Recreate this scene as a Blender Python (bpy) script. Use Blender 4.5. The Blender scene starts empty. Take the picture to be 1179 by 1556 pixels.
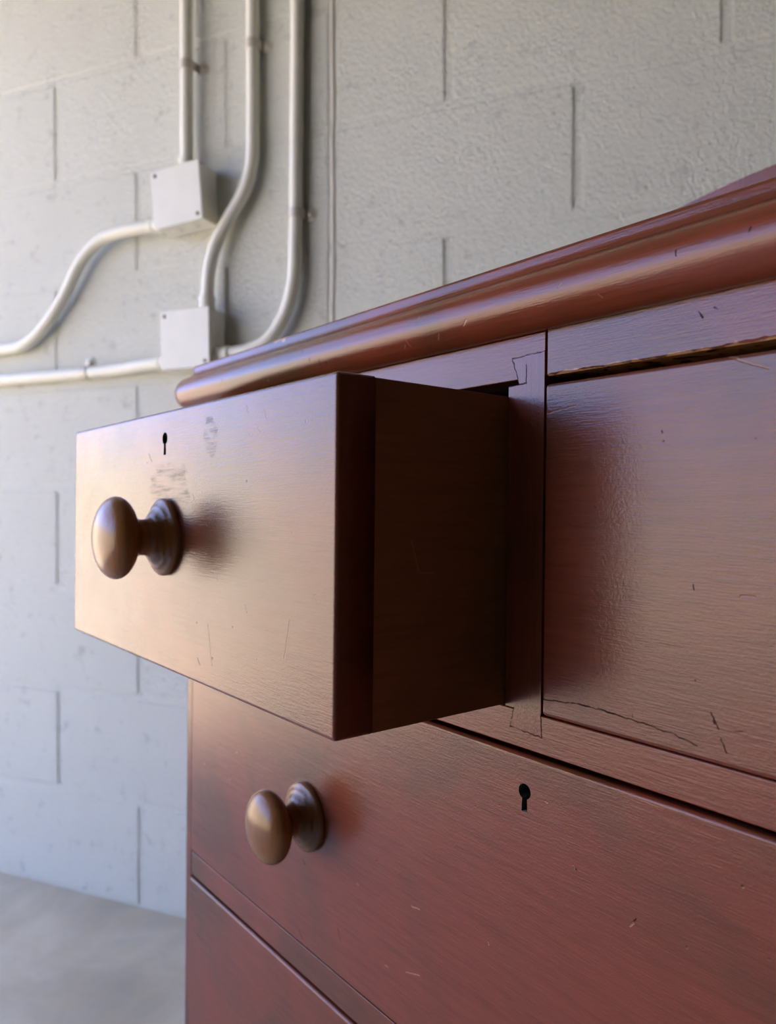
import bpy, bmesh, math, random
from mathutils import Vector, Matrix

random.seed(7)
SC = bpy.context.scene
COL = SC.collection

# ------------------------------------------------------------------ camera
cam = bpy.data.cameras.new('camera')
cam.sensor_fit = 'HORIZONTAL'
cam.sensor_width = 36.0
cam.lens = 1154.29 / 1179.0 * 36.0
cam.clip_start = 0.01
cam.dof.use_dof = True
cam.dof.focus_distance = 0.41
cam.dof.aperture_fstop = 11.0
cam_ob = bpy.data.objects.new('camera', cam)
cam_ob.location = (1.19322, -1.16995, 0.78942)
cam_ob.rotation_euler = (1.555309, -0.001483, 0.386279)
COL.objects.link(cam_ob)
SC.camera = cam_ob

# ------------------------------------------------------------------ sky, sun, portal, exposure
SC.view_settings.view_transform = 'Standard'
SC.view_settings.look = 'None'
SC.view_settings.gamma = 1.0
SC.view_settings.use_curve_mapping = False
SC.view_settings.exposure = 0.22

world = bpy.data.worlds.new('sky')
SC.world = world
world.use_nodes = True
wn, wl = world.node_tree.nodes, world.node_tree.links
wn.clear()
w_out = wn.new('ShaderNodeOutputWorld')
w_bg = wn.new('ShaderNodeBackground')
w_bg.inputs['Strength'].default_value = 1.0
w_tc = wn.new('ShaderNodeTexCoord')
w_sep = wn.new('ShaderNodeSeparateXYZ')
w_ramp = wn.new('ShaderNodeValToRGB')
wl.new(w_tc.outputs['Generated'], w_sep.inputs[0])
wl.new(w_sep.outputs['Z'], w_ramp.inputs[0])
wl.new(w_ramp.outputs[0], w_bg.inputs[0])
wl.new(w_bg.outputs[0], w_out.inputs[0])
SKY = [(0.0, (5.2, 4.5, 3.3)), (0.07, (5.2, 4.5, 3.5)), (0.165, (3.1, 4.4, 9.0)), (0.35, (1.7, 2.35, 4.6)), (1.0, (0.9, 1.3, 2.6))]
els = w_ramp.color_ramp.elements
while len(els) < len(SKY):
    els.new(0.5)
for e, (p, c) in zip(els, SKY):
    e.position = p
    e.color = (*c, 1)

sun = bpy.data.lights.new('sun', 'SUN')
sun.energy = 33.0
sun.angle = math.radians(0.6)
sun.color = (1.0, 0.87, 0.66)
sun_ob = bpy.data.objects.new('sun', sun)
sun_ob.rotation_euler = (math.radians(40), math.radians(4), 0)
sun_ob.location = (0, 0, 8)
COL.objects.link(sun_ob)

DOOR_X, DOOR_Y0, DOOR_Y1, DOOR_H = -0.85, -0.06, -3.3, 2.25
por = bpy.data.lights.new('door_portal', 'AREA')
por.shape = 'RECTANGLE'
por.size = DOOR_H
por.size_y = DOOR_Y0 - DOOR_Y1
por.cycles.is_portal = True
por_ob = bpy.data.objects.new('door_portal', por)
por_ob.location = (DOOR_X - 0.11, (DOOR_Y0 + DOOR_Y1) / 2, DOOR_H / 2)
por_ob.rotation_euler = (0, math.radians(-90), 0)      # faces +X, into the room
COL.objects.link(por_ob)


# ------------------------------------------------------------------ node helpers
class NT:
    def __init__(s, name):
        s.m = bpy.data.materials.new(name)
        s.m.use_nodes = True
        s.n, s.l = s.m.node_tree.nodes, s.m.node_tree.links
        s.b = s.n['Principled BSDF']

    def put(s, sock, v):
        if hasattr(v, 'is_output') or hasattr(v, 'links'):
            s.l.new(v, sock)
        elif isinstance(v, (tuple, list)):
            sock.default_value = (*v, 1) if len(v) == 3 and len(sock.default_value) == 4 else v
        else:
            sock.default_value = v

    def math(s, op, a, b=0.0, clamp=False):
        q = s.n.new('ShaderNodeMath')
        q.operation = op
        q.use_clamp = clamp
        s.put(q.inputs[0], a)
        s.put(q.inputs[1], b)
        return q.outputs[0]

    def vec(s, op, a, b=None, scale=None):
        q = s.n.new('ShaderNodeVectorMath')
        q.operation = op
        s.put(q.inputs[0], a)
        if b is not None:
            s.put(q.inputs[1], b)
        if scale is not None:
            s.put(q.inputs['Scale'], scale)
        return q.outputs['Value'] if op in ('DOT_PRODUCT', 'LENGTH') else q.outputs[0]

    def mix(s, f, a, b):
        q = s.n.new('ShaderNodeMix')
        q.data_type = 'RGBA'
        s.put(q.inputs[0], f)
        s.put(q.inputs[6], a)
        s.put(q.inputs[7], b)
        return q.outputs[2]

    def noise(s, co, scale, detail=3.0, rough=0.55, dist=0.0):
        q = s.n.new('ShaderNodeTexNoise')
        s.put(q.inputs['Vector'], co)
        q.inputs['Scale'].default_value = scale
        q.inputs['Detail'].default_value = detail
        q.inputs['Roughness'].default_value = rough
        q.inputs['Distortion'].default_value = dist
        return q.outputs[0]

    def voro(s, co, scale):
        q = s.n.new('ShaderNodeTexVoronoi')
        s.put(q.inputs['Vector'], co)
        q.inputs['Scale'].default_value = scale
        return q.outputs['Distance']

    def ramp(s, v, lo, hi, a=0.0, b=1.0):
        q = s.n.new('ShaderNodeMapRange')
        q.interpolation_type = 'SMOOTHSTEP'
        s.put(q.inputs[0], v)
        for i, t in zip((1, 2, 3, 4), (lo, hi, a, b)):
            s.put(q.inputs[i], t)
        return q.outputs[0]

    def obj(s):
        return s.n.new('ShaderNodeTexCoord').outputs['Object']

    def rand(s):
        return s.n.new('ShaderNodeObjectInfo').outputs['Random']

    def bump(s, h, strength, dist, base=None):
        q = s.n.new('ShaderNodeBump')
        q.inputs['Strength'].default_value = strength
        q.inputs['Distance'].default_value = dist
        s.put(q.inputs['Height'], h)
        if base is not None:
            s.l.new(base, q.inputs['Normal'])
        return q.outputs[0]

    def marks(s, co, segs, w, wob=0.0006, wscale=300):
        """1 on the lines (x0,z0,x1,z1) of a board's face, 0 away from them"""
        n = s.n.new('ShaderNodeTexNoise')
        s.put(n.inputs['Vector'], co)
        n.inputs['Scale'].default_value = wscale
        off = s.vec('SCALE', s.vec('SUBTRACT', n.outputs['Color'], (0.5, 0.5, 0.5)), scale=wob * 4)
        p = s.vec('MULTIPLY', s.vec('ADD', co, off), (1, 0, 1))
        out = None
        for x0, z0, x1, z1 in segs:
            a = (x0, 0, z0)
            ba = (x1 - x0, 0, z1 - z0)
            L2 = ba[0] ** 2 + ba[2] ** 2 + 1e-12
            pa = s.vec('SUBTRACT', p, a)
            h = s.math('MULTIPLY', s.vec('DOT_PRODUCT', pa, ba), 1.0 / L2, True)
            d = s.vec('LENGTH', s.vec('SUBTRACT', pa, s.vec('SCALE', ba, scale=h)))
            out = d if out is None else s.math('MINIMUM', out, d)
        return s.ramp(out, w * 0.4, w, 1.0, 0.0)


Z0 = 0.674      # height of the top drawers' lower edge above the chest's foot


def up(segs):
    return [(a, b + Z0, c, d + Z0) for a, b, c, d in segs]


def wood(name, axis='x', red=(0.18, 0.041, 0.019), brown=(0.095, 0.037, 0.016), rough=0.21, seed=0.0,
         dark=None, light=None, raw=None, grime=None, mix_lo=0.35, mix_hi=0.65, dents=1.0, spec=0.38, raww=0.0016, darkw=0.0006):
    t = NT(name)
    co = t.obj()
    c2 = t.vec('ADD', co, (seed * 3.1, seed * 1.7, seed * 2.3))
    st = {'x': (1, 14, 14), 'z': (14, 14, 1), 'y': (14, 1, 14)}[axis]
    gco = t.vec('MULTIPLY', c2, st)
    big = t.noise(c2, 6.5, 3, 0.55, 0.4)
    tone = t.ramp(big, mix_lo, mix_hi)
    grain = t.noise(gco, 22, 5, 0.65, 0.3)
    pores = t.noise(gco, 90, 3, 0.6)
    col = t.mix(tone, brown, red)
    col = t.mix(t.ramp(grain, 0.38, 0.78, 0.0, 0.32), col, tuple(x * 0.45 for x in brown))
    col = t.mix(t.ramp(pores, 0.55, 0.8, 0.0, 0.25), col, tuple(min(1, x * 1.7) for x in red))
    specks = t.math('MULTIPLY', t.ramp(t.voro(c2, 95), 0.02, 0.10, 1.0, 0.0), t.ramp(t.noise(c2, 37, 2), 0.56, 0.66))
    col = t.mix(t.math('MULTIPLY', specks, 0.7 * dents), col, (0.012, 0.006, 0.005))
    h = t.math('ADD', t.math('MULTIPLY', grain, 0.6), t.math('MULTIPLY', pores, 0.55))
    h = t.math('SUBTRACT', h, t.math('MULTIPLY', specks, 1.2 * dents))
    h = t.math('ADD', h, t.math('MULTIPLY', t.noise(c2, 650, 2, 0.6), 0.45))
    gloss = None
    if axis == 'y':      # marks on a drawer's side are laid out in its own plane
        sp = t.n.new('ShaderNodeSeparateXYZ')
        t.l.new(co, sp.inputs[0])
        cb = t.n.new('ShaderNodeCombineXYZ')
        t.l.new(sp.outputs['Y'], cb.inputs['X'])
        t.l.new(sp.outputs['Z'], cb.inputs['Z'])
        co = cb.outputs[0]
    if grime:
        g = t.math('MULTIPLY', t.marks(co, grime, 0.0055, 0.0025, 160), t.ramp(t.noise(gco, 45, 5, .7), 0.40, 0.70))
        col = t.mix(t.math('MULTIPLY', g, 0.85), col, (0.03, 0.018, 0.013))
        g = t.math('MULTIPLY', g, 0.85)
        gloss = g
    if dark:
        g = t.math('MULTIPLY', t.marks(co, dark, darkw, 0.0005), t.ramp(t.noise(c2, 130, 3), 0.3, 0.55, 0.2, 1.0))
        col = t.mix(t.math('MULTIPLY', g, 0.8), col, (0.012, 0.008, 0.006))
        gloss = g if gloss is None else t.math('MAXIMUM', g, gloss)
    if light:
        g = t.marks(co, light, 0.0007, 0.0003)
        col = t.mix(t.math('MULTIPLY', g, 0.3), col, (0.38, 0.17, 0.10))
        h = t.math('SUBTRACT', h, t.math('MULTIPLY', g, 0.8))
    if raw:
        g = t.marks(co, raw, raww, 0.0016, 120)
        rc = t.mix(t.noise(gco, 40, 3), (0.26, 0.10, 0.04), (0.60, 0.30, 0.11))
        col = t.mix(g, col, rc)
    t.put(t.b.inputs['Base Color'], col)
    r = t.math('ADD', rough - 0.06, t.math('MULTIPLY', t.noise(c2, 30, 4, 0.6), 0.14))
    t.put(t.b.inputs['Roughness'], r)
    if gloss is None:
        t.b.inputs['Specular IOR Level'].default_value = spec
    else:
        t.put(t.b.inputs['Specular IOR Level'], t.math('MULTIPLY', t.math('SUBTRACT', 1.0, t.math('MULTIPLY', gloss, 0.9)), spec))
    t.put(t.b.inputs['Normal'], t.bump(h, 0.32, 0.0006))
    return t.m


def paint(name, col=(0.785, 0.80, 0.70), rough=0.55, bumpy=True, stain=False):
    t = NT(name)
    co = t.obj()
    if bumpy:
        off = t.vec('SCALE', (3.7, 1.3, 2.9), scale=t.rand())
        co2 = t.vec('ADD', co, off)
        n1 = t.noise(co2, 190, 5, 0.72, 0.0)
        n2 = t.noise(co2, 420, 2, 0.5)
        pits = t.math('MULTIPLY', t.ramp(t.voro(co2, 70), 0.03, 0.14, 1.0, 0.0), t.ramp(t.noise(co2, 24, 2), 0.5, 0.6))
        h = t.math('ADD', n1, t.math('MULTIPLY', n2, 0.35))
        h = t.math('SUBTRACT', h, t.math('MULTIPLY', pits, 0.7))
        t.put(t.b.inputs['Normal'], t.bump(h, 1.0, 0.0065))
        pos = t.n.new('ShaderNodeNewGeometry').outputs['Position']
        tone = t.ramp(t.noise(pos, 5, 4, 0.6), 0.3, 0.7, 0.0, 0.3)
        c = t.mix(tone, col, tuple(x * 0.9 for x in col))
        sm = t.math('MULTIPLY', t.ramp(t.noise(pos, 26, 6, 0.72), 0.55, 0.70), 0.42)
        c = t.mix(sm, c, (0.36, 0.35, 0.33))
        c = t.mix(t.math('MULTIPLY', pits, 0.45), c, (0.25, 0.24, 0.21))
        t.put(t.b.inputs['Base Color'], c)
    else:
        t.put(t.b.inputs['Base Color'], t.mix(t.ramp(t.noise(co, 25, 4), 0.35, 0.7, 0.0, 0.3), col, tuple(x * 0.86 for x in col)))
        t.put(t.b.inputs['Normal'], t.bump(t.noise(co, 160, 2), 0.12, 0.0008))
    t.b.inputs['Roughness'].default_value = rough
    return t.m


def plain(name, col, rough=0.5, metal=0.0, nscale=40, var=0.2):
    t = NT(name)
    t.put(t.b.inputs['Base Color'], t.mix(t.math('MULTIPLY', t.noise(t.obj(), nscale, 4), var * 2, True), col, tuple(x * 0.6 for x in col)))
    t.b.inputs['Roughness'].default_value = rough
    t.b.inputs['Metallic'].default_value = metal
    return t.m


def concrete(name, base=(0.60, 0.52, 0.38), rough=0.5):
    t = NT(name)
    co = t.obj()
    big = t.noise(co, 3.2, 5, 0.6, 0.8)
    med = t.noise(co, 14, 5, 0.6, 0.5)
    c = t.mix(t.ramp(big, 0.3, 0.7), tuple(x * 0.72 for x in base), tuple(min(1, x * 1.15) for x in base))
    c = t.mix(t.ramp(med, 0.35, 0.75, 0.0, 0.6), c, (base[0] * 1.0, base[1] * 0.93, base[2] * 0.82))
    c = t.mix(t.ramp(t.noise(co, 60, 4, 0.7), 0.62, 0.8, 0.0, 0.5), c, tuple(x * 0.5 for x in base))
    t.put(t.b.inputs['Base Color'], c)
    t.put(t.b.inputs['Roughness'], t.ramp(med, 0.3, 0.7, rough - 0.08, rough + 0.15))
    t.put(t.b.inputs['Normal'], t.bump(t.noise(co, 90, 4), 0.15, 0.002))
    return t.m


# ------------------------------------------------------------------ mesh helpers
def harden(me):
    """bevelled boards: flat faces keep flat normals, only the rounded arrises blend"""
    acc = [Vector((0, 0, 0)) for _ in me.vertices]
    for p in me.polygons:
        p.use_smooth = True
        for v in p.vertices:
            acc[v] += p.normal * p.area ** 1.5
    me.normals_split_custom_set_from_vertices([v.normalized() for v in acc])


def link(name, bm, mat, parent=None, kind=None, smooth=None):
    bmesh.ops.recalc_face_normals(bm, faces=bm.faces)
    me = bpy.data.meshes.new(name)
    bm.to_mesh(me)
    bm.free()
    for m in (mat if isinstance(mat, (list, tuple)) else [mat]):
        me.materials.append(m)
    ob = bpy.data.objects.new(name, me)
    COL.objects.link(ob)
    if parent:
        ob.parent = parent
    if kind:
        ob['kind'] = kind
    if smooth == 'hard':
        harden(me)
    elif smooth is not None:
        for p in me.polygons:
            p.use_smooth = True
        me.set_sharp_from_angle(angle=math.radians(smooth))
    return ob


def add_box(bm, x0, x1, y0, y1, z0, z1, bev=0.0, seg=2, M=None):
    g = bmesh.ops.create_cube(bm, size=1.0)
    vs = g['verts']
    for v in vs:
        v.co = Vector((x0 + (v.co.x + .5) * (x1 - x0), y0 + (v.co.y + .5) * (y1 - y0), z0 + (v.co.z + .5) * (z1 - z0)))
    if bev:
        es = list({e for v in vs for e in v.link_edges})
        r = bmesh.ops.bevel(bm, geom=es, offset=bev, segments=seg, profile=0.5, affect='EDGES')
        vs = list({v for f in r['faces'] for v in f.verts} | {v for v in vs if v.is_valid})
    if M is not None:
        for v in vs:
            v.co = M @ v.co
    return vs


def box_ob(name, mat, parent, *a, bev=0.0, seg=2, kind=None):
    bm = bmesh.new()
    add_box(bm, *a, bev=bev, seg=seg)
    return link(name, bm, mat, parent, kind, 'hard' if bev else None)


def add_lathe(bm, prof, n=40, M=None, cap=True):
    """prof: (radius, height) turned about local z"""
    rings = []
    for r, h in prof:
        if r < 1e-6:
            rings.append([bm.verts.new((0, 0, h))])
        else:
            rings.append([bm.verts.new((r * math.cos(2 * math.pi * i / n), r * math.sin(2 * math.pi * i / n), h)) for i in range(n)])
    for a, b in zip(rings[:-1], rings[1:]):
        for i in range(n):
            j = (i + 1) % n
            if len(a) == 1 and len(b) == 1:
                continue
            if len(a) == 1:
                bm.faces.new((a[0], b[i], b[j]))
            elif len(b) == 1:
                bm.faces.new((a[i], a[j], b[0]))
            else:
                bm.faces.new((a[i], a[j], b[j], b[i]))
    if cap:
        for r in (rings[0], rings[-1]):
            if len(r) > 2:
                bm.faces.new(r)
    if M is not None:
        for r in rings:
            for v in r:
                v.co = M @ v.co


def spline(pts, n=10):
    P = [Vector(p) for p in pts]
    P = [P[0] * 2 - P[1]] + P + [P[-1] * 2 - P[-2]]
    out = []
    for i in range(1, len(P) - 2):
        a, b, c, d = P[i - 1:i + 3]
        # centripetal Catmull-Rom
        t0 = 0.0
        t1 = t0 + (b - a).length ** .5
        t2 = t1 + (c - b).length ** .5
        t3 = t2 + (d - c).length ** .5
        for k in range(n):
            t = t1 + (t2 - t1) * k / n
            A1 = a * ((t1 - t) / (t1 - t0)) + b * ((t - t0) / (t1 - t0))
            A2 = b * ((t2 - t) / (t2 - t1)) + c * ((t - t1) / (t2 - t1))
            A3 = c * ((t3 - t) / (t3 - t2)) + d * ((t - t2) / (t3 - t2))
            B1 = A1 * ((t2 - t) / (t2 - t0)) + A2 * ((t - t0) / (t2 - t0))
            B2 = A2 * ((t3 - t) / (t3 - t1)) + A3 * ((t - t1) / (t3 - t1))
            out.append(B1 * ((t2 - t) / (t2 - t1)) + B2 * ((t - t1) / (t2 - t1)))
    out.append(P[-2].copy())
    return out


def add_tube(bm, pts, r, n=20):
    N = len(pts)
    ref = Vector((0, -1, 0))
    rings = []
    for i, p in enumerate(pts):
        t = (pts[min(i + 1, N - 1)] - pts[max(i - 1, 0)]).normalized()
        u = (ref - t * ref.dot(t)).normalized()
        v = t.cross(u)
        rings.append([bm.verts.new(p + (u * math.cos(2 * math.pi * k / n) + v * math.sin(2 * math.pi * k / n)) * r) for k in range(n)])
    for a, b in zip(rings[:-1], rings[1:]):
        for k in range(n):
            j = (k + 1) % n
            bm.faces.new((a[k], a[j], b[j], b[k]))
    bm.faces.new(rings[0])
    bm.faces.new(rings[-1])


def empty(name, loc, label, cat, group=None):
    o = bpy.data.objects.new(name, None)
    o.empty_display_size = 0.05
    o.location = loc
    COL.objects.link(o)
    o['label'] = label
    o['category'] = cat
    if group:
        o['group'] = group
    return o


# ------------------------------------------------------------------ materials
M_block = paint('painted_block')
M_pipe = paint('painted_conduit', (0.76, 0.75, 0.64), 0.45, bumpy=False)
M_box = paint('painted_steel_box', (0.76, 0.75, 0.66), 0.5, bumpy=False)
M_seal = plain('joint_sealant', (0.60, 0.58, 0.50), 0.5)
M_floor = concrete('garage_concrete')
M_drive = concrete('sunlit_driveway', (0.55, 0.48, 0.38), 0.8)
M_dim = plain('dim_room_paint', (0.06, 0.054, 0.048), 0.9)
M_ceil = plain('ceiling_paint', (0.16, 0.14, 0.115), 0.9)

# ------------------------------------------------------------------ room shell
B = 0.2032
RX1, RY1, RZ1 = 6.0, -6.5, 3.0
box_ob('floor', M_floor, None, DOOR_X - .2, RX1, RY1, 0.2, -0.2, 0.0, kind='structure')
box_ob('driveway_ground', M_drive, None, -30, DOOR_X - .2, -25, 20, -0.22, -0.02, kind='structure')
box_ob('ceiling', M_ceil, None, DOOR_X - .2, RX1 + .2, RY1 - .2, 0.2, RZ1, RZ1 + .2, kind='structure')
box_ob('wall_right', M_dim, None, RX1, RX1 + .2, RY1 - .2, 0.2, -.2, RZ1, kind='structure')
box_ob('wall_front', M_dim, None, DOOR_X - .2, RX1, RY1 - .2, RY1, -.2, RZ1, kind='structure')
bm = bmesh.new()
for y0, y1, z0, z1 in ((DOOR_Y0, 0.2, -.2, RZ1), (RY1, DOOR_Y1, -.2, RZ1), (DOOR_Y1, DOOR_Y0, DOOR_H, RZ1)):
    add_box(bm, DOOR_X - .2, DOOR_X, y0, y1, z0, z1)
link('wall_left', bm, M_block, None, 'structure')

# block wall behind the chest: backing + nearly flush bed joints, every block its own piece
CTRL = 0.0077
NCOURSE = 11
BX0, BX1 = DOOR_X, 3.0


def jx(j):
    return j * B + (CTRL * .5 if j == 3 else CTRL if j > 3 else 0.0)


bm = bmesh.new()
add_box(bm, DOOR_X - .2, RX1, 0.0030, 0.2, -.2, RZ1)
add_box(bm, BX1 + .3, RX1, 0.0, 0.006, 0, RZ1)
add_box(bm, BX0, BX1 + .3, 0.0, 0.006, NCOURSE * B + .003, RZ1)
for k in range(1, NCOURSE + 1):
    add_box(bm, BX0, jx(3) - .006, 0.0008 + 0.0006 * (k % 3), 0.006, k * B - .0085, k * B + .0085, .0004, 1)
    add_box(bm, jx(3) + .006, BX1 + .3, 0.0008 + 0.0006 * (k % 2), 0.006, k * B - .0085, k * B + .0085, .0004, 1)
wall = link('wall_back', bm, M_block, None, 'structure')
# control joint sealant bead
bm = bmesh.new()
pts = []
for i in range(60):
    z = i * .04
    pts.append(Vector((jx(3) + random.uniform(-.0012, .0012), 0.0062 + random.uniform(-.0006, .0006), z)))
add_tube(bm, pts, 0.0062, 8)
link('control_joint_sealant', bm, M_seal, wall, None, 60)

BLOCKS = {}


def block_mesh(w, key):
    if key in BLOCKS:
        return BLOCKS[key]
    bm = bmesh.new()
    hh = B - .0095
    add_box(bm, -w / 2, w / 2, 0.0, 0.03, -hh / 2, hh / 2)
    fr = [e for e in bm.edges if all(abs(v.co.y) < 1e-6 for v in e.verts)]
    bmesh.ops.bevel(bm, geom=[e for e in fr], offset=.0055, segments=5, profile=.5, affect='EDGES')
    bmesh.ops.recalc_face_normals(bm, faces=bm.faces)
    me = bpy.data.meshes.new('concrete_block')
    bm.to_mesh(me)
    bm.free()
    me.materials.append(M_block)
    harden(me)
    BLOCKS[key] = me
    return me


for k in range(NCOURSE):
    par = 0 if k % 2 == 1 else 1
    js = sorted(set([j for j in range(-6, 17) if (j - par) % 2 == 0] + [3]))
    edges = [(jx(j), .0062 if j == 3 else .0056) for j in js]
    edges = [(BX0, 0)] + [e for e in edges if BX0 + .05 < e[0] < BX1 + .2] + [(BX1 + .3, 0)]
    for (a, ga), (b, gb) in zip(edges[:-1], edges[1:]):
        x0, x1 = a + ga, b - gb
        w = x1 - x0
        ob = bpy.data.objects.new('concrete_block', block_mesh(w, round(w, 3)))
        ob.location = ((x0 + x1) / 2, random.uniform(0, .0005), (k + .5) * B)
        ob.parent = wall
        COL.objects.link(ob)

# ------------------------------------------------------------------ electrical boxes and conduits on the wall
def junction_box(cx, cz, ang, depth, label, holes):
    t = empty('junction_box', (cx, 0, cz), label, 'junction box', 'steel junction boxes on the block wall')
    t.rotation_euler = (0, -ang, 0)
    h = .0508
    bm = bmesh.new()
    add_box(bm, -h, h, -depth, 0.001, -h, h, .004, 3)
    link('box_body', bm, M_box, t, None, 'hard')
    bm = bmesh.new()
    add_box(bm, -h - .0015, h + .0015, -depth - .0022, -depth, -h - .0015, h + .0015, .0012, 2)
    link('cover_plate', bm, M_box, t, None, 'hard')
    for sx, sz in ((-1, 1), (1, -1)):
        bm = bmesh.new()
        add_lathe(bm, [(.0038, 0), (.0038, .0006), (.003, .0014), (0.0, .0018)], 16)
        add_box(bm, -.003, .003, -.0005, .0005, .0014, .0021)
        s = link('screw', bm, M_screw, t, None, 40)
        s.location = (sx * (h - .008), -depth - .0022, sz * (h - .008))
        s.rotation_euler = (math.radians(90), 0, 0.6)
    for x, y, ax in holes:     # knock-out discs on bottom (ax 0) and right (ax 1) faces
        bm = bmesh.new()
        add_lathe(bm, [(.0112, 0), (.0112, .0006), (.0098, .0010), (0.0, .0010)], 24)
        s = link('knockout', bm, M_box, t, None, 40)
        s.location = (x, y, -h) if ax == 0 else (h, y, x)
        s.rotation_euler = (math.radians(180), 0, 0) if ax == 0 else (0, math.radians(90), 0)
    return t


M_strap = plain('painted_strap', (0.60, 0.56, 0.47), 0.35, 0.1)
M_screw = plain('painted_screw', (0.42, 0.41, 0.38), 0.4, 0.3)
junction_box(.3322, 1.3315, math.radians(4.5), .052, 'upper, slightly crooked painted steel junction box on the block wall', [(-.022, -.027, 0), (.014, -.027, 0), (-.02, -.027, 1)])
junction_box(.3478, 1.0762, math.radians(.7), .050, 'lower, straight painted steel junction box just above the chest top\'s far corner', [(0.02, -.026, 0), (0.02, -.027, 1)])

PR = .0115


def conduit(pts, label, straps=(), ends=()):
    root = empty('electrical_conduit', pts[0], label, 'conduit', 'painted conduits on the block wall')
    o = Vector(pts[0])
    bm = bmesh.new()
    add_tube(bm, [p - o for p in spline(pts, 12)], PR)
    link('pipe', bm, M_pipe, root, None, 50)
    for c, d, side in straps:      # centre on the pipe, pipe direction, tab direction
        c, d, side = Vector(c) - o, Vector(d).normalized(), Vector(side).normalized()
        out = Vector((0, -1, 0))
        F = Matrix((side, d, out)).transposed().to_4x4()
        F.translation = c
        bm = bmesh.new()
        hw, r1, r2 = .008, PR + .0002, PR + .0018
        arc = [(math.cos(a), math.sin(a)) for a in [math.radians(x) for x in range(200, -1, -20)]]
        yb = c.y + o.y      # drop to the wall plane (wall face at y = 0)
        drop = yb
        loop_out = [(r2 * a, r2 * b) for a, b in arc] + [(r2, drop + .0018), (.022, drop + .0018)]
        loop_in = [(r1 * a, r1 * b) for a, b in arc] + [(r1, drop + .0002), (.022, drop + .0002)]
        rows = []
        for a, b in zip(loop_out, loop_in):
            rows.append([bm.verts.new(F @ Vector(q)) for q in ((a[0], -hw, a[1]), (a[0], hw, a[1]), (b[0], hw, b[1]), (b[0], -hw, b[1]))])
        for r, s in zip(rows[:-1], rows[1:]):
            for i in range(4):
                bm.faces.new((r[i], r[(i + 1) % 4], s[(i + 1) % 4], s[i]))
        bm.faces.new(rows[0])
        bm.faces.new(rows[-1])
        add_lathe(bm, [(.0115, 0), (.0115, .0014), (.0105, .0019), (0, .0019)], 24, F @ Matrix.Translation((.0215, 0, drop)))
        st = link('strap', bm, M_strap, root, None, 50)
        bm = bmesh.new()
        S = F @ Matrix.Translation((.0215, 0, drop + .0019))
        add_lathe(bm, [(.0068, 0), (.0068, .0012), (.0050, .0036), (.002, .0046), (0, .0046)], 20, S)
        link('screw', bm, M_strap, st, None, 50)
    for c, d in ends:
        c, d = Vector(c) - o, Vector(d).normalized()
        q = Vector((0, 0, 1)).rotation_difference(d).to_matrix().to_4x4()
        q.translation = c
        bm = bmesh.new()
        add_lathe(bm, [(.0165, 0), (.0165, .006), (.0140, .0065), (.0140, .020), (.0150, .0205), (.0150, .026), (PR, .0265)], 24, q)
        link('connector', bm, M_pipe, root, None, 40)
    return root


yw = -.0125
y1 = -.020
conduit([(.3300, y1, 2.9), (.3300, y1, 2.2), (.3300, y1, 1.62), (.3300, y1, 1.381)],
        'straight vertical conduit dropping into the top of the crooked upper box',
        [((.3300, y1, 1.5765), (0, 0, 1), (1, 0, 0))], [((.3300, y1, 1.3815), (0, 0, 1))])
conduit([(.4650, yw, 2.9), (.4650, yw, 2.2), (.4650, yw, 1.6), (.4648, yw, 1.44), (.4632, -.014, 1.380), (.4500, -.016, 1.3355), (.4210, -.018, 1.2937), (.3940, -.020, 1.2507), (.3810, -.023, 1.205), (.3775, -.025, 1.16), (.3775, -.026, 1.126)],
        'middle vertical conduit with an S bend down into the lower box top',
        [((.4650, yw, 1.5875), (0, 0, 1), (1, 0, 0))], [((.3775, -.026, 1.1262), (0, 0, 1))])
conduit([(.5535, yw, 2.9), (.5535, yw, 2.2), (.5535, yw, 1.6), (.5515, yw, 1.421), (.5498, -.0135, 1.235), (.5470, -.016, 1.1634), (.5310, -.018, 1.1085), (.4980, -.021, 1.0665), (.4600, -.024, 1.0520), (.4250, -.025, 1.0485), (.399, -.025, 1.0475)],
        'right-hand vertical conduit sweeping through a quarter bend into the lower box side',
        [((.5513, -.0129, 1.2812), (0, 0, 1), (1, 0, 0))], [((.3988, -.025, 1.0475), (1, 0, 0))])
conduit([(DOOR_X + .02, yw, 1.0985), (-.6, yw, 1.0985), (-.1424, yw, 1.0996), (-.0786, -.0135, 1.103), (-.0252, -.015, 1.1315), (.0355, -.017, 1.1916), (.0790, -.019, 1.2514), (.1290, -.021, 1.2865), (.185, -.024, 1.2953), (.235, -.025, 1.2957), (.279, -.025, 1.2957)],
        'conduit rising in an S bend from the left to the upper box',
        [], [((.2815, -.025, 1.2957), (-1, 0, 0))])
conduit([(DOOR_X + .02, yw, 1.0365), (-.6, yw, 1.0365), (-.0347, yw, 1.0366), (.0848, yw, 1.0372), (.18, -.016, 1.0390), (.24, -.022, 1.0415), (.298, -.025, 1.0425)],
        'low horizontal conduit running from the left into the lower box side',
        [((.0848, yw, 1.0372), (1, 0, 0), (0, 0, 1))], [((.2972, -.025, 1.0425), (-1, 0, 0))])

# ------------------------------------------------------------------ chest of drawers
XA, XL, X0, XS, XR, XE = -0.4045, -0.4149, -0.4296, 0.0256, 0.4440, 0.4590
ZT = 0.2496
chest = empty('chest_of_drawers', (0, 0, 0), 'worn red-brown varnished wooden chest of drawers with its top left drawer pulled open', 'chest of drawers')
Rm = (Matrix.Rotation(math.radians(-29.24862), 4, 'Z') @ Matrix.Rotation(math.radians(-.14443), 4, 'Y') @ Matrix.Rotation(math.radians(-.75454), 4, 'X'))
org = Vector((1.09385922, -0.74922177, 0.67385762)) - (Rm @ Vector((0, 0, Z0)))
chest.matrix_world = Matrix.Translation(org) @ Rm
DEPTH = 0.44

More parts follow.
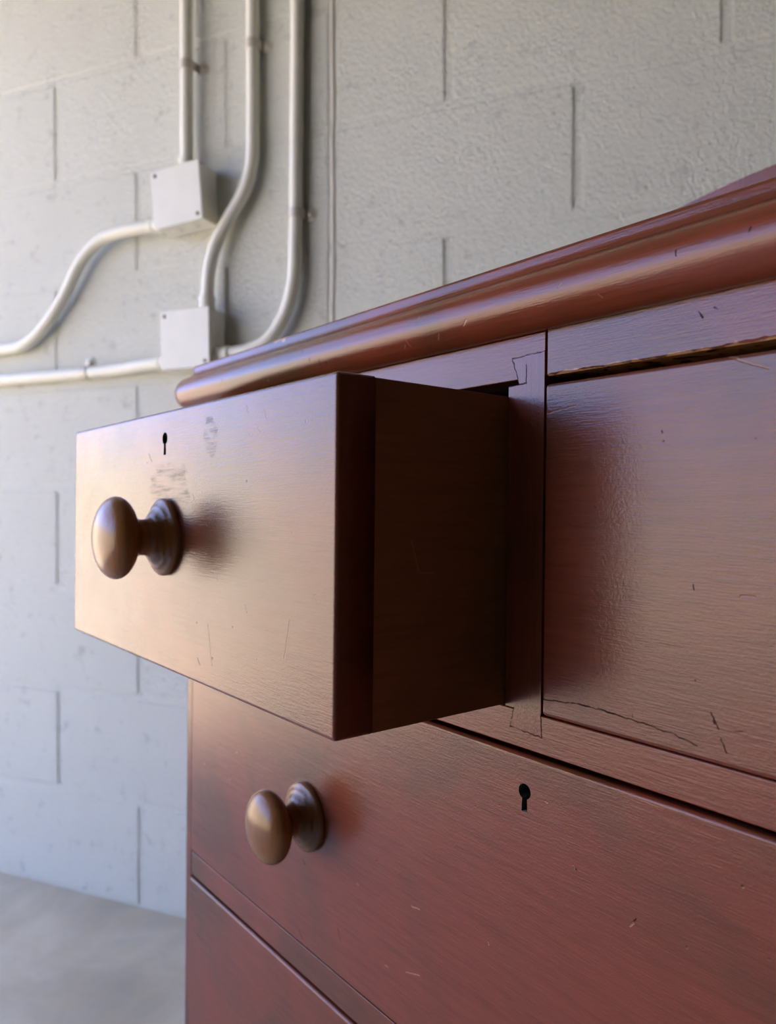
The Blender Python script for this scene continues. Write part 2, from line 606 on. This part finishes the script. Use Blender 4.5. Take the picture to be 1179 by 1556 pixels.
joint = [(.0026, .195, .0256, .1959), (.0026, .195, .0077, .1797), (.0077, .1797, .0129, .1798), (.0129, .1798, .0127, .190), (.0001, .1797, .0129, .1798),
         (.0037, -.0109, .0263, -.012), (.0037, -.0109, .0065, 0), (.0263, -.012, .0256, .0), (0, 0, .0065, 0)]
fr_dark = [(.1130, .1998, .1150, .1968), (.1202, .2003, .1216, .1994)]
rd_dark = [(.0274, .0091, .0506, .0117), (.0506, .0117, .0703, .0113), (.0703, .0113, .1022, .0091), (.1022, .0091, .1157, .0064),
           (.1219, .0225, .1253, .0163), (.1265, .0126, .1292, .007), (.13, .016, .136, .0174), (.1231, .019, .1235, .0179), (.0825, .0133, .0825, .012),
           (.0967, .1476, .097, .1467), (.1132, .0778, .1135, .0755), (.1144, .0353, .1147, .035), (.06, .1123, .0604, .112)]
rd_light = [(.0288, .162, .0476, .1641), (.1344, .0748, .1405, .0749), (.1249, .1785, .1448, .17)]
d2_light = [(-.1041, -.1964, -.1012, -.1959), (-.0822, -.1902, -.0692, -.1861), (-.1368, -.1537, -.1353, -.1545), (-.0776, -.1454, -.0699, -.1443), (.0493, -.0716, .0501, -.073),
            (-.2228, -.2308, -.195, -.2309), (-.1394, -.2309, -.1128, -.2309), (-.0096, -.138, -.0091, -.1393), (.0828, -.0882, .0849, -.0857), (.0308, -.0443, .0317, -.0448)]
d2_dark = [(.0849, -.0857, .0863, -.0835), (-.2104, -.1619, -.2046, -.1659), (-.2122, -.2205, -.2073, -.225), (-.1596, -.1963, -.1561, -.2034), (.0493, -.0726, .051, -.0733)]
d1_light = [(-.0687, .163, -.0672, .1586), (-.0888, .1667, -.0872, .1633), (-.1273, .0709, -.1237, .0672), (-.1356, .0383, -.1297, .0145), (-.0889, .0553, -.0866, .0518), (-.018, .0676, -.0145, .0648), (-.041, .052, -.0458, .0327), (-.0758, .1536, -.0736, .1517)]
d1_grime = [(-.2278, .1227, -.1721, .1236), (-.2252, .1181, -.1678, .1143), (-.2161, .1348, -.1723, .1321), (-.172, .122, -.1699, .1185), (-.2255, .1291, -.1804, .1259), (-.1416, .1538, -.1323, .1436), (-.1323, .1436, -.1271, .152), (-.1381, .1624, -.129, .1577)]
d1_dark = [(-.2332, .147, -.227, .1412), (-.1589, .1176, -.1559, .1135), (-.2927, .1752, -.2896, .1689), (-.15, .0159, -.1462, .0125)]

W_frame = wood('frame_wood', 'x', seed=1.3, mix_lo=.22, mix_hi=.58, dark=up(joint + fr_dark))
W_rail_raw = wood('chipped_rail_wood', 'x', seed=2.1, dark=up(fr_dark), raw=up([(.028, .1818, .46, .1818)]))
W_stile = wood('stile_wood', 'z', seed=3.7, dark=up(joint))
_r = random.Random(3)
nd, nl = [], []
for _i in range(13):
    _x, _z = _r.uniform(-.30, .16), _r.uniform(.212, .236)
    nd.append((_x, _z, _x + _r.uniform(-.0008, .0012), _z + _r.uniform(.001, .004)))
    _x, _z = _r.uniform(-.42, .14), _r.uniform(.210, .234)
    nl.append((_x, _z, _x + _r.uniform(-.002, .004), _z + _r.uniform(.0005, .004)))
W_mould = wood('moulding_wood', 'x', seed=4.4, dark=up(nd), light=up(nl), raw=up([(-.262, .2492, -.244, .2492), (-.252, .2500, -.246, .2470)]), raww=.0026, rough=.2)
W_d1 = wood('open_drawer_wood', 'x', seed=5.2, dark=up(d1_dark), light=up(d1_light), grime=up(d1_grime), rough=.23)
W_dr = wood('right_drawer_wood', 'x', seed=6.9, darkw=.00055, dark=up(rd_dark), light=up(rd_light))
W_d2 = wood('long_drawer_wood', 'x', seed=8.0, dark=up(d2_dark), light=up(d2_light), mix_lo=.3, mix_hi=.6)
W_d3 = wood('lower_drawer_wood', 'x', seed=9.6)
W_side = wood('drawer_side_wood', 'y', (0.19, 0.075, 0.02), (0.12, 0.05, 0.015), .4, 10.3, dents=.4, spec=.4, light=up([(-.0701, .0937, -.0655, .079), (-.065, .0775, -.055, .0767)]))
W_case = wood('carcass_wood', 'z', seed=11.5)
W_in = wood('inner_wood', 'y', (0.09, 0.045, 0.022), (0.06, 0.03, 0.016), .6, 12.2)
M_lock_shade = plain('lock_steel_keyhole_shade', (0.05, 0.045, 0.04), 0.6, 0.6)  # dark steel, also on the keyhole walls as painted shade
W_knob = wood('knob_wood', 'z', (0.28, 0.115, 0.034), (0.19, 0.078, 0.024), .17, 13.1, dents=.2)


def b_ob(name, mat, x0, x1, y0, y1, z0, z1, bev=.0012, parent=None, seg=2):
    return box_ob(name, mat, parent or chest, x0, x1, y0, y1, z0 + Z0, z1 + Z0, bev=bev, seg=seg)


# sides, back, bottom
b_ob('side_panel', W_case, X0, XL, 0, DEPTH, -.56, .206, .003, seg=3)
b_ob('side_panel', W_case, XR, XE, 0, DEPTH, -.56, .206, .003, seg=3)
b_ob('back_panel', W_in, XL, XR, DEPTH - .012, DEPTH, -.56, .206, 0)
b_ob('dust_board', W_in, XL, XR, .03, DEPTH - .012, -.019, -.006, 0)
b_ob('dust_board', W_in, XL, XR, .03, DEPTH - .012, -.25, -.237, 0)
b_ob('dust_board', W_in, XL, XR, .03, DEPTH - .012, -.50, -.487, 0)
b_ob('drawer_divider', W_in, .006, .020, .022, DEPTH - .012, -.006, .206, 0)
# rails
b_ob('upper_rail', W_frame, XL, XS + .0004, .0, .022, .1825, .2065, .0006)
bm = bmesh.new()      # right half of the upper rail, its lower edge chipped and worn
n = 160
xa, xb = XS + .0019, XR
top_f, bot_f, top_b, bot_b = [], [], [], []
for i in range(n + 1):
    x = xa + (xb - xa) * i / n
    chip = random.uniform(0, .0006) + (.0021 * random.uniform(.6, 1) * min(1, (x - .11) / .08) if x > .11 else 0) + (.0008 * random.random() if x < .06 else 0)
    z = .1827 + max(-.0004, chip) + Z0
    top_f.append(bm.verts.new((x, 0, .2065 + Z0)))
    bot_f.append(bm.verts.new((x, 0, z)))
    top_b.append(bm.verts.new((x, .022, .2065 + Z0)))
    bot_b.append(bm.verts.new((x, .022, .1822 + Z0)))
mid = [bm.verts.new((v.co.x, .0010, .1822 + Z0)) for v in bot_f]
for i in range(n):
    for a, b in ((top_f, bot_f), (bot_f, mid), (mid, bot_b), (bot_b, top_b), (top_b, top_f)):
        bm.faces.new((a[i], a[i + 1], b[i + 1], b[i]))
for i in (0, n):
    bm.faces.new((top_f[i], bot_f[i], mid[i], bot_b[i], top_b[i]))
link('upper_rail', bm, W_rail_raw, chest)
b_ob('middle_rail', W_frame, XL, XR, .0, .03, -.0212, -.0004, .0008)
b_ob('lower_rail', W_frame, XL, XR, .0, .03, -.2545, -.2322, .0006)
b_ob('bottom_rail', W_case, XL, XR, .0, .03, -.545, -.484, .0012)
# centre stile with its half-dovetail ends let into the rails
bm = bmesh.new()
out = [(.0001, .0), (.0065, .0), (.0037, -.0109), (.0263, -.012), (.0256, 0), (.0256, .1957), (.0026, .195), (.0077, .1797), (.0001, .1797)]
f = [bm.verts.new((x, -.0002, z + Z0)) for x, z in out]
k = [bm.verts.new((x, .020, z + Z0)) for x, z in out]
bm.faces.new(f)
bm.faces.new(k)
for i in range(len(out)):
    j = (i + 1) % len(out)
    bm.faces.new((f[i], f[j], k[j], k[i]))
link('centre_stile', bm, W_stile, chest)

# top with torus-and-cove edge moulding, carried round both ends
prof = [(-.03, .2072), (.0005, .2066)]
for a in range(-80, 56, 9):
    prof.append((.0024 + .0156 * math.cos(math.radians(a)), .2220 + .0156 * math.sin(math.radians(a))))
b0, b1, b2, b3 = (.01135, .23478), (.0062, .2384), (.0004, .2384), (.0002, .2442)
for i in range(1, 11):
    u = i / 10
    w = ((1 - u) ** 3, 3 * u * (1 - u) ** 2, 3 * u * u * (1 - u), u ** 3)
    prof.append(tuple(sum(q * p[k] for q, p in zip(w, (b0, b1, b2, b3))) for k in (0, 1)))
prof += [(.0002, .2470), (-.0001, .2484), (-.0009, .2493), (-.0022, .2496), (-.03, .2496)]


def path(off):
    r0 = .012
    pts = []
    pts.append((X0 - off, DEPTH + .004))
    for a in range(180, 271, 10):
        c = math.radians(a)
        pts.append((X0 + r0 + (r0 + off) * math.cos(c), r0 + (r0 + off) * math.sin(c)))
    for i in range(1, 41):
        x = X0 + r0 + (XE - X0 - 2 * r0) * i / 41
        pts.append((x, -off))
    for a in range(270, 361, 10):
        c = math.radians(a)
        pts.append((XE - r0 + (r0 + off) * math.cos(c), r0 + (r0 + off) * math.sin(c)))
    pts.append((XE + off, DEPTH + .004))
    return pts


bm = bmesh.new()
rows = [[bm.verts.new((x, y, z + Z0)) for x, y in path(max(o, -.0115))] for o, z in prof]
for a, b in zip(rows[:-1], rows[1:]):
    for i in range(len(a) - 1):
        bm.faces.new((a[i], a[i + 1], b[i + 1], b[i]))
bm.faces.new(rows[0])
bm.faces.new(rows[-1])
bm.faces.new([r[0] for r in rows] )
bm.faces.new([r[-1] for r in rows])
link('moulded_top', bm, W_mould, chest, None, 38)
# arched gallery board along the back edge of the top
bm = bmesh.new()
front, back = [], []
N = 48
for i in range(N + 1):
    x = X0 + .01 + (XE - X0 - .02) * i / N
    d = abs(x - .0127)
    z = .4436 - .55 * d * d
    e = min(1.0, (.4437 - d) / .03) if d < .4437 else 0
    front.append((x, ZT, max(ZT + .05, z)))
fb = [[bm.verts.new((x, y, q + Z0)) for x, a, b in front for q in (a, b)] for y in (.418, .436)]
for i in range(N):
    for s in (0, 1):
        q = fb[s]
        bm.faces.new((q[2 * i], q[2 * i + 2], q[2 * i + 3], q[2 * i + 1]))
    bm.faces.new((fb[0][2 * i + 1], fb[0][2 * i + 3], fb[1][2 * i + 3], fb[1][2 * i + 1]))
    bm.faces.new((fb[0][2 * i], fb[0][2 * i + 2], fb[1][2 * i + 2], fb[1][2 * i]))
for i in (0, N):
    bm.faces.new((fb[0][2 * i], fb[0][2 * i + 1], fb[1][2 * i + 1], fb[1][2 * i]))
link('back_gallery', bm, W_case, chest, None, 30)
# turned feet
for fx in (X0 + .045, XE - .045):
    for fy in (.05, DEPTH - .05):
        bm = bmesh.new()
        add_lathe(bm, [(.020, 0), (.026, .008), (.036, .045), (.040, .075), (.034, .095), (.028, .1), (.036, .106), (.036, .116)], 28,
                  Matrix.Translation((fx, fy, 0)))
        link('foot', bm, W_case, chest, None, 40)


def keyed_board(x0, x1, z0, z1, yf, yb, key=None, bev=.0024):
    bm = bmesh.new()
    if key is None:
        add_box(bm, x0, x1, yf, yb, z0 + Z0, z1 + Z0)
        hole = []
    else:
        kx, kz = key
        r, w, drop = .0043, .0017, .0110
        a0 = math.asin(w / r)
        right = [(kx + r * math.sin(a), kz + r * math.cos(a)) for a in [math.pi * .0 + (math.pi - a0) * i / 10 for i in range(11)]]
        right += [(kx + w * 1.25, kz - drop), (kx, kz - drop)]
        left = [(2 * kx - x, z) for x, z in right]
        R_ = [(kx, z1), (x1, z1), (x1, z0), (kx, z0)] + right[::-1]
        L_ = [(kx, z1), (x0, z1), (x0, z0), (kx, z0)] + left[::-1]
        layers = []
        cache = {}

        def V(p, y):
            q = (round(p[0], 6), round(p[1], 6), y)
            if q not in cache:
                cache[q] = bm.verts.new((p[0], y, p[1] + Z0))
            return cache[q]
        for y in (yf, yb):
            for poly in (R_, L_):
                bm.faces.new([V(p, y) for p in poly])
        ring = [(kx, z1), (x1, z1), (x1, z0), (kx, z0), (x0, z0), (x0, z1)]
        hole = right + left[-2:0:-1]
        for lp in (ring, hole):
            for i in range(len(lp)):
                a, b = lp[i], lp[(i + 1) % len(lp)]
                q = bm.faces.new((V(a, yf), V(b, yf), V(b, yb), V(a, yb)))
                q.material_index = int(lp is hole)  # hole walls get the dark second material, shade painted into the keyhole
    bmesh.ops.recalc_face_normals(bm, faces=bm.faces)
    es = []
    for e in bm.edges:
        a, b = e.verts
        on = [(abs(a.co.x - c) < 1e-6 and abs(b.co.x - c) < 1e-6) for c in (x0, x1)] + [(abs(a.co.z - c - Z0) < 1e-6 and abs(b.co.z - c - Z0) < 1e-6) for c in (z0, z1)]
        if (abs(a.co.y - yf) < 1e-6 and abs(b.co.y - yf) < 1e-6 and any(on)) or sum(on) == 2:
            es.append(e)
    bmesh.ops.bevel(bm, geom=es, offset=bev, segments=3, profile=.5, affect='EDGES')
    return bm


def knob(parent, x, y, z):
    prof = [(.0258, 0), (.0262, .0016), (.0258, .0034), (.0240, .0048), (.0222, .0052), (.0212, .0066), (.0196, .0074), (.0178, .0080),
            (.0166, .0098), (.0142, .0110), (.0126, .0124), (.0120, .0150), (.0120, .0180), (.0128, .0205), (.0150, .0222)]
    for i in range(1, 16):
        a = math.radians(-58 + 148 * i / 15)
        prof.append((.0270 * math.cos(a), .0335 + .0130 * math.sin(a)))
    prof[-1] = (0, .0465)
    bm = bmesh.new()
    add_lathe(bm, prof, 56, Matrix.Translation((x, y, z + Z0)) @ Matrix.Rotation(math.radians(90), 4, 'X'))
    return link('knob', bm, W_knob, parent, None, 50)


def drawer(mat, x0, x1, z0, z1, y, key, knobs, length=.38, label=None, th=.0226):
    fr = link('drawer', keyed_board(x0, x1, z0, z1, y, y + th, key), [mat, M_lock_shade], chest, None, 'hard')
    if label:
        fr['label'] = label
    zs = z1 - .0008
    b_ob('drawer_side', W_side, x0 + .0004, x0 + .0124, y + th, y + length, z0 + .0004, zs, .0006, fr)
    b_ob('drawer_side', W_side, x1 - .0124, x1 - .0004, y + th, y + length, z0 + .0004, zs, .0006, fr)
    b_ob('drawer_back', W_side, x0 + .0124, x1 - .0124, y + length - .012, y + length, z0 + .012, zs - .01, 0, fr)
    b_ob('drawer_bottom', W_in, x0 + .0124, x1 - .0124, y + th, y + length - .012, z0 + .006, z0 + .012, 0, fr)
    if key:
        b_ob('lock_light_stop', M_lock_shade, key[0] - .022, key[0] + .022, y + th, y + th + .012, key[1] - .02, min(key[1] + .016, z1 - .001), .001, fr)  # unseen dark lock block, added to keep light out of the keyhole
    for kx, kz in knobs:
        knob(fr, kx, y, kz)
    return fr


drawer(W_d1, XA, -.0002, 0.0, .175, -.117, (-.2045, .1561), [(-.2025, .0895)], label='drawer pulled well out of the chest')
drawer(W_dr, XS + .0014, XR - .0010, .0002, .1777, -.0016, (.2345, .1561), [(.2345, .0895)])
drawer(W_d2, XL + .0006, XR - .0006, -.2308, -.0236, -.0016, (.0162, -.0437), [(-.2034, -.128), (.2345, -.128)])
drawer(W_d3, XL + .0006, XR - .0006, -.4815, -.2562, -.0022, (.0162, -.278), [(-.2034, -.368), (.2345, -.368)])
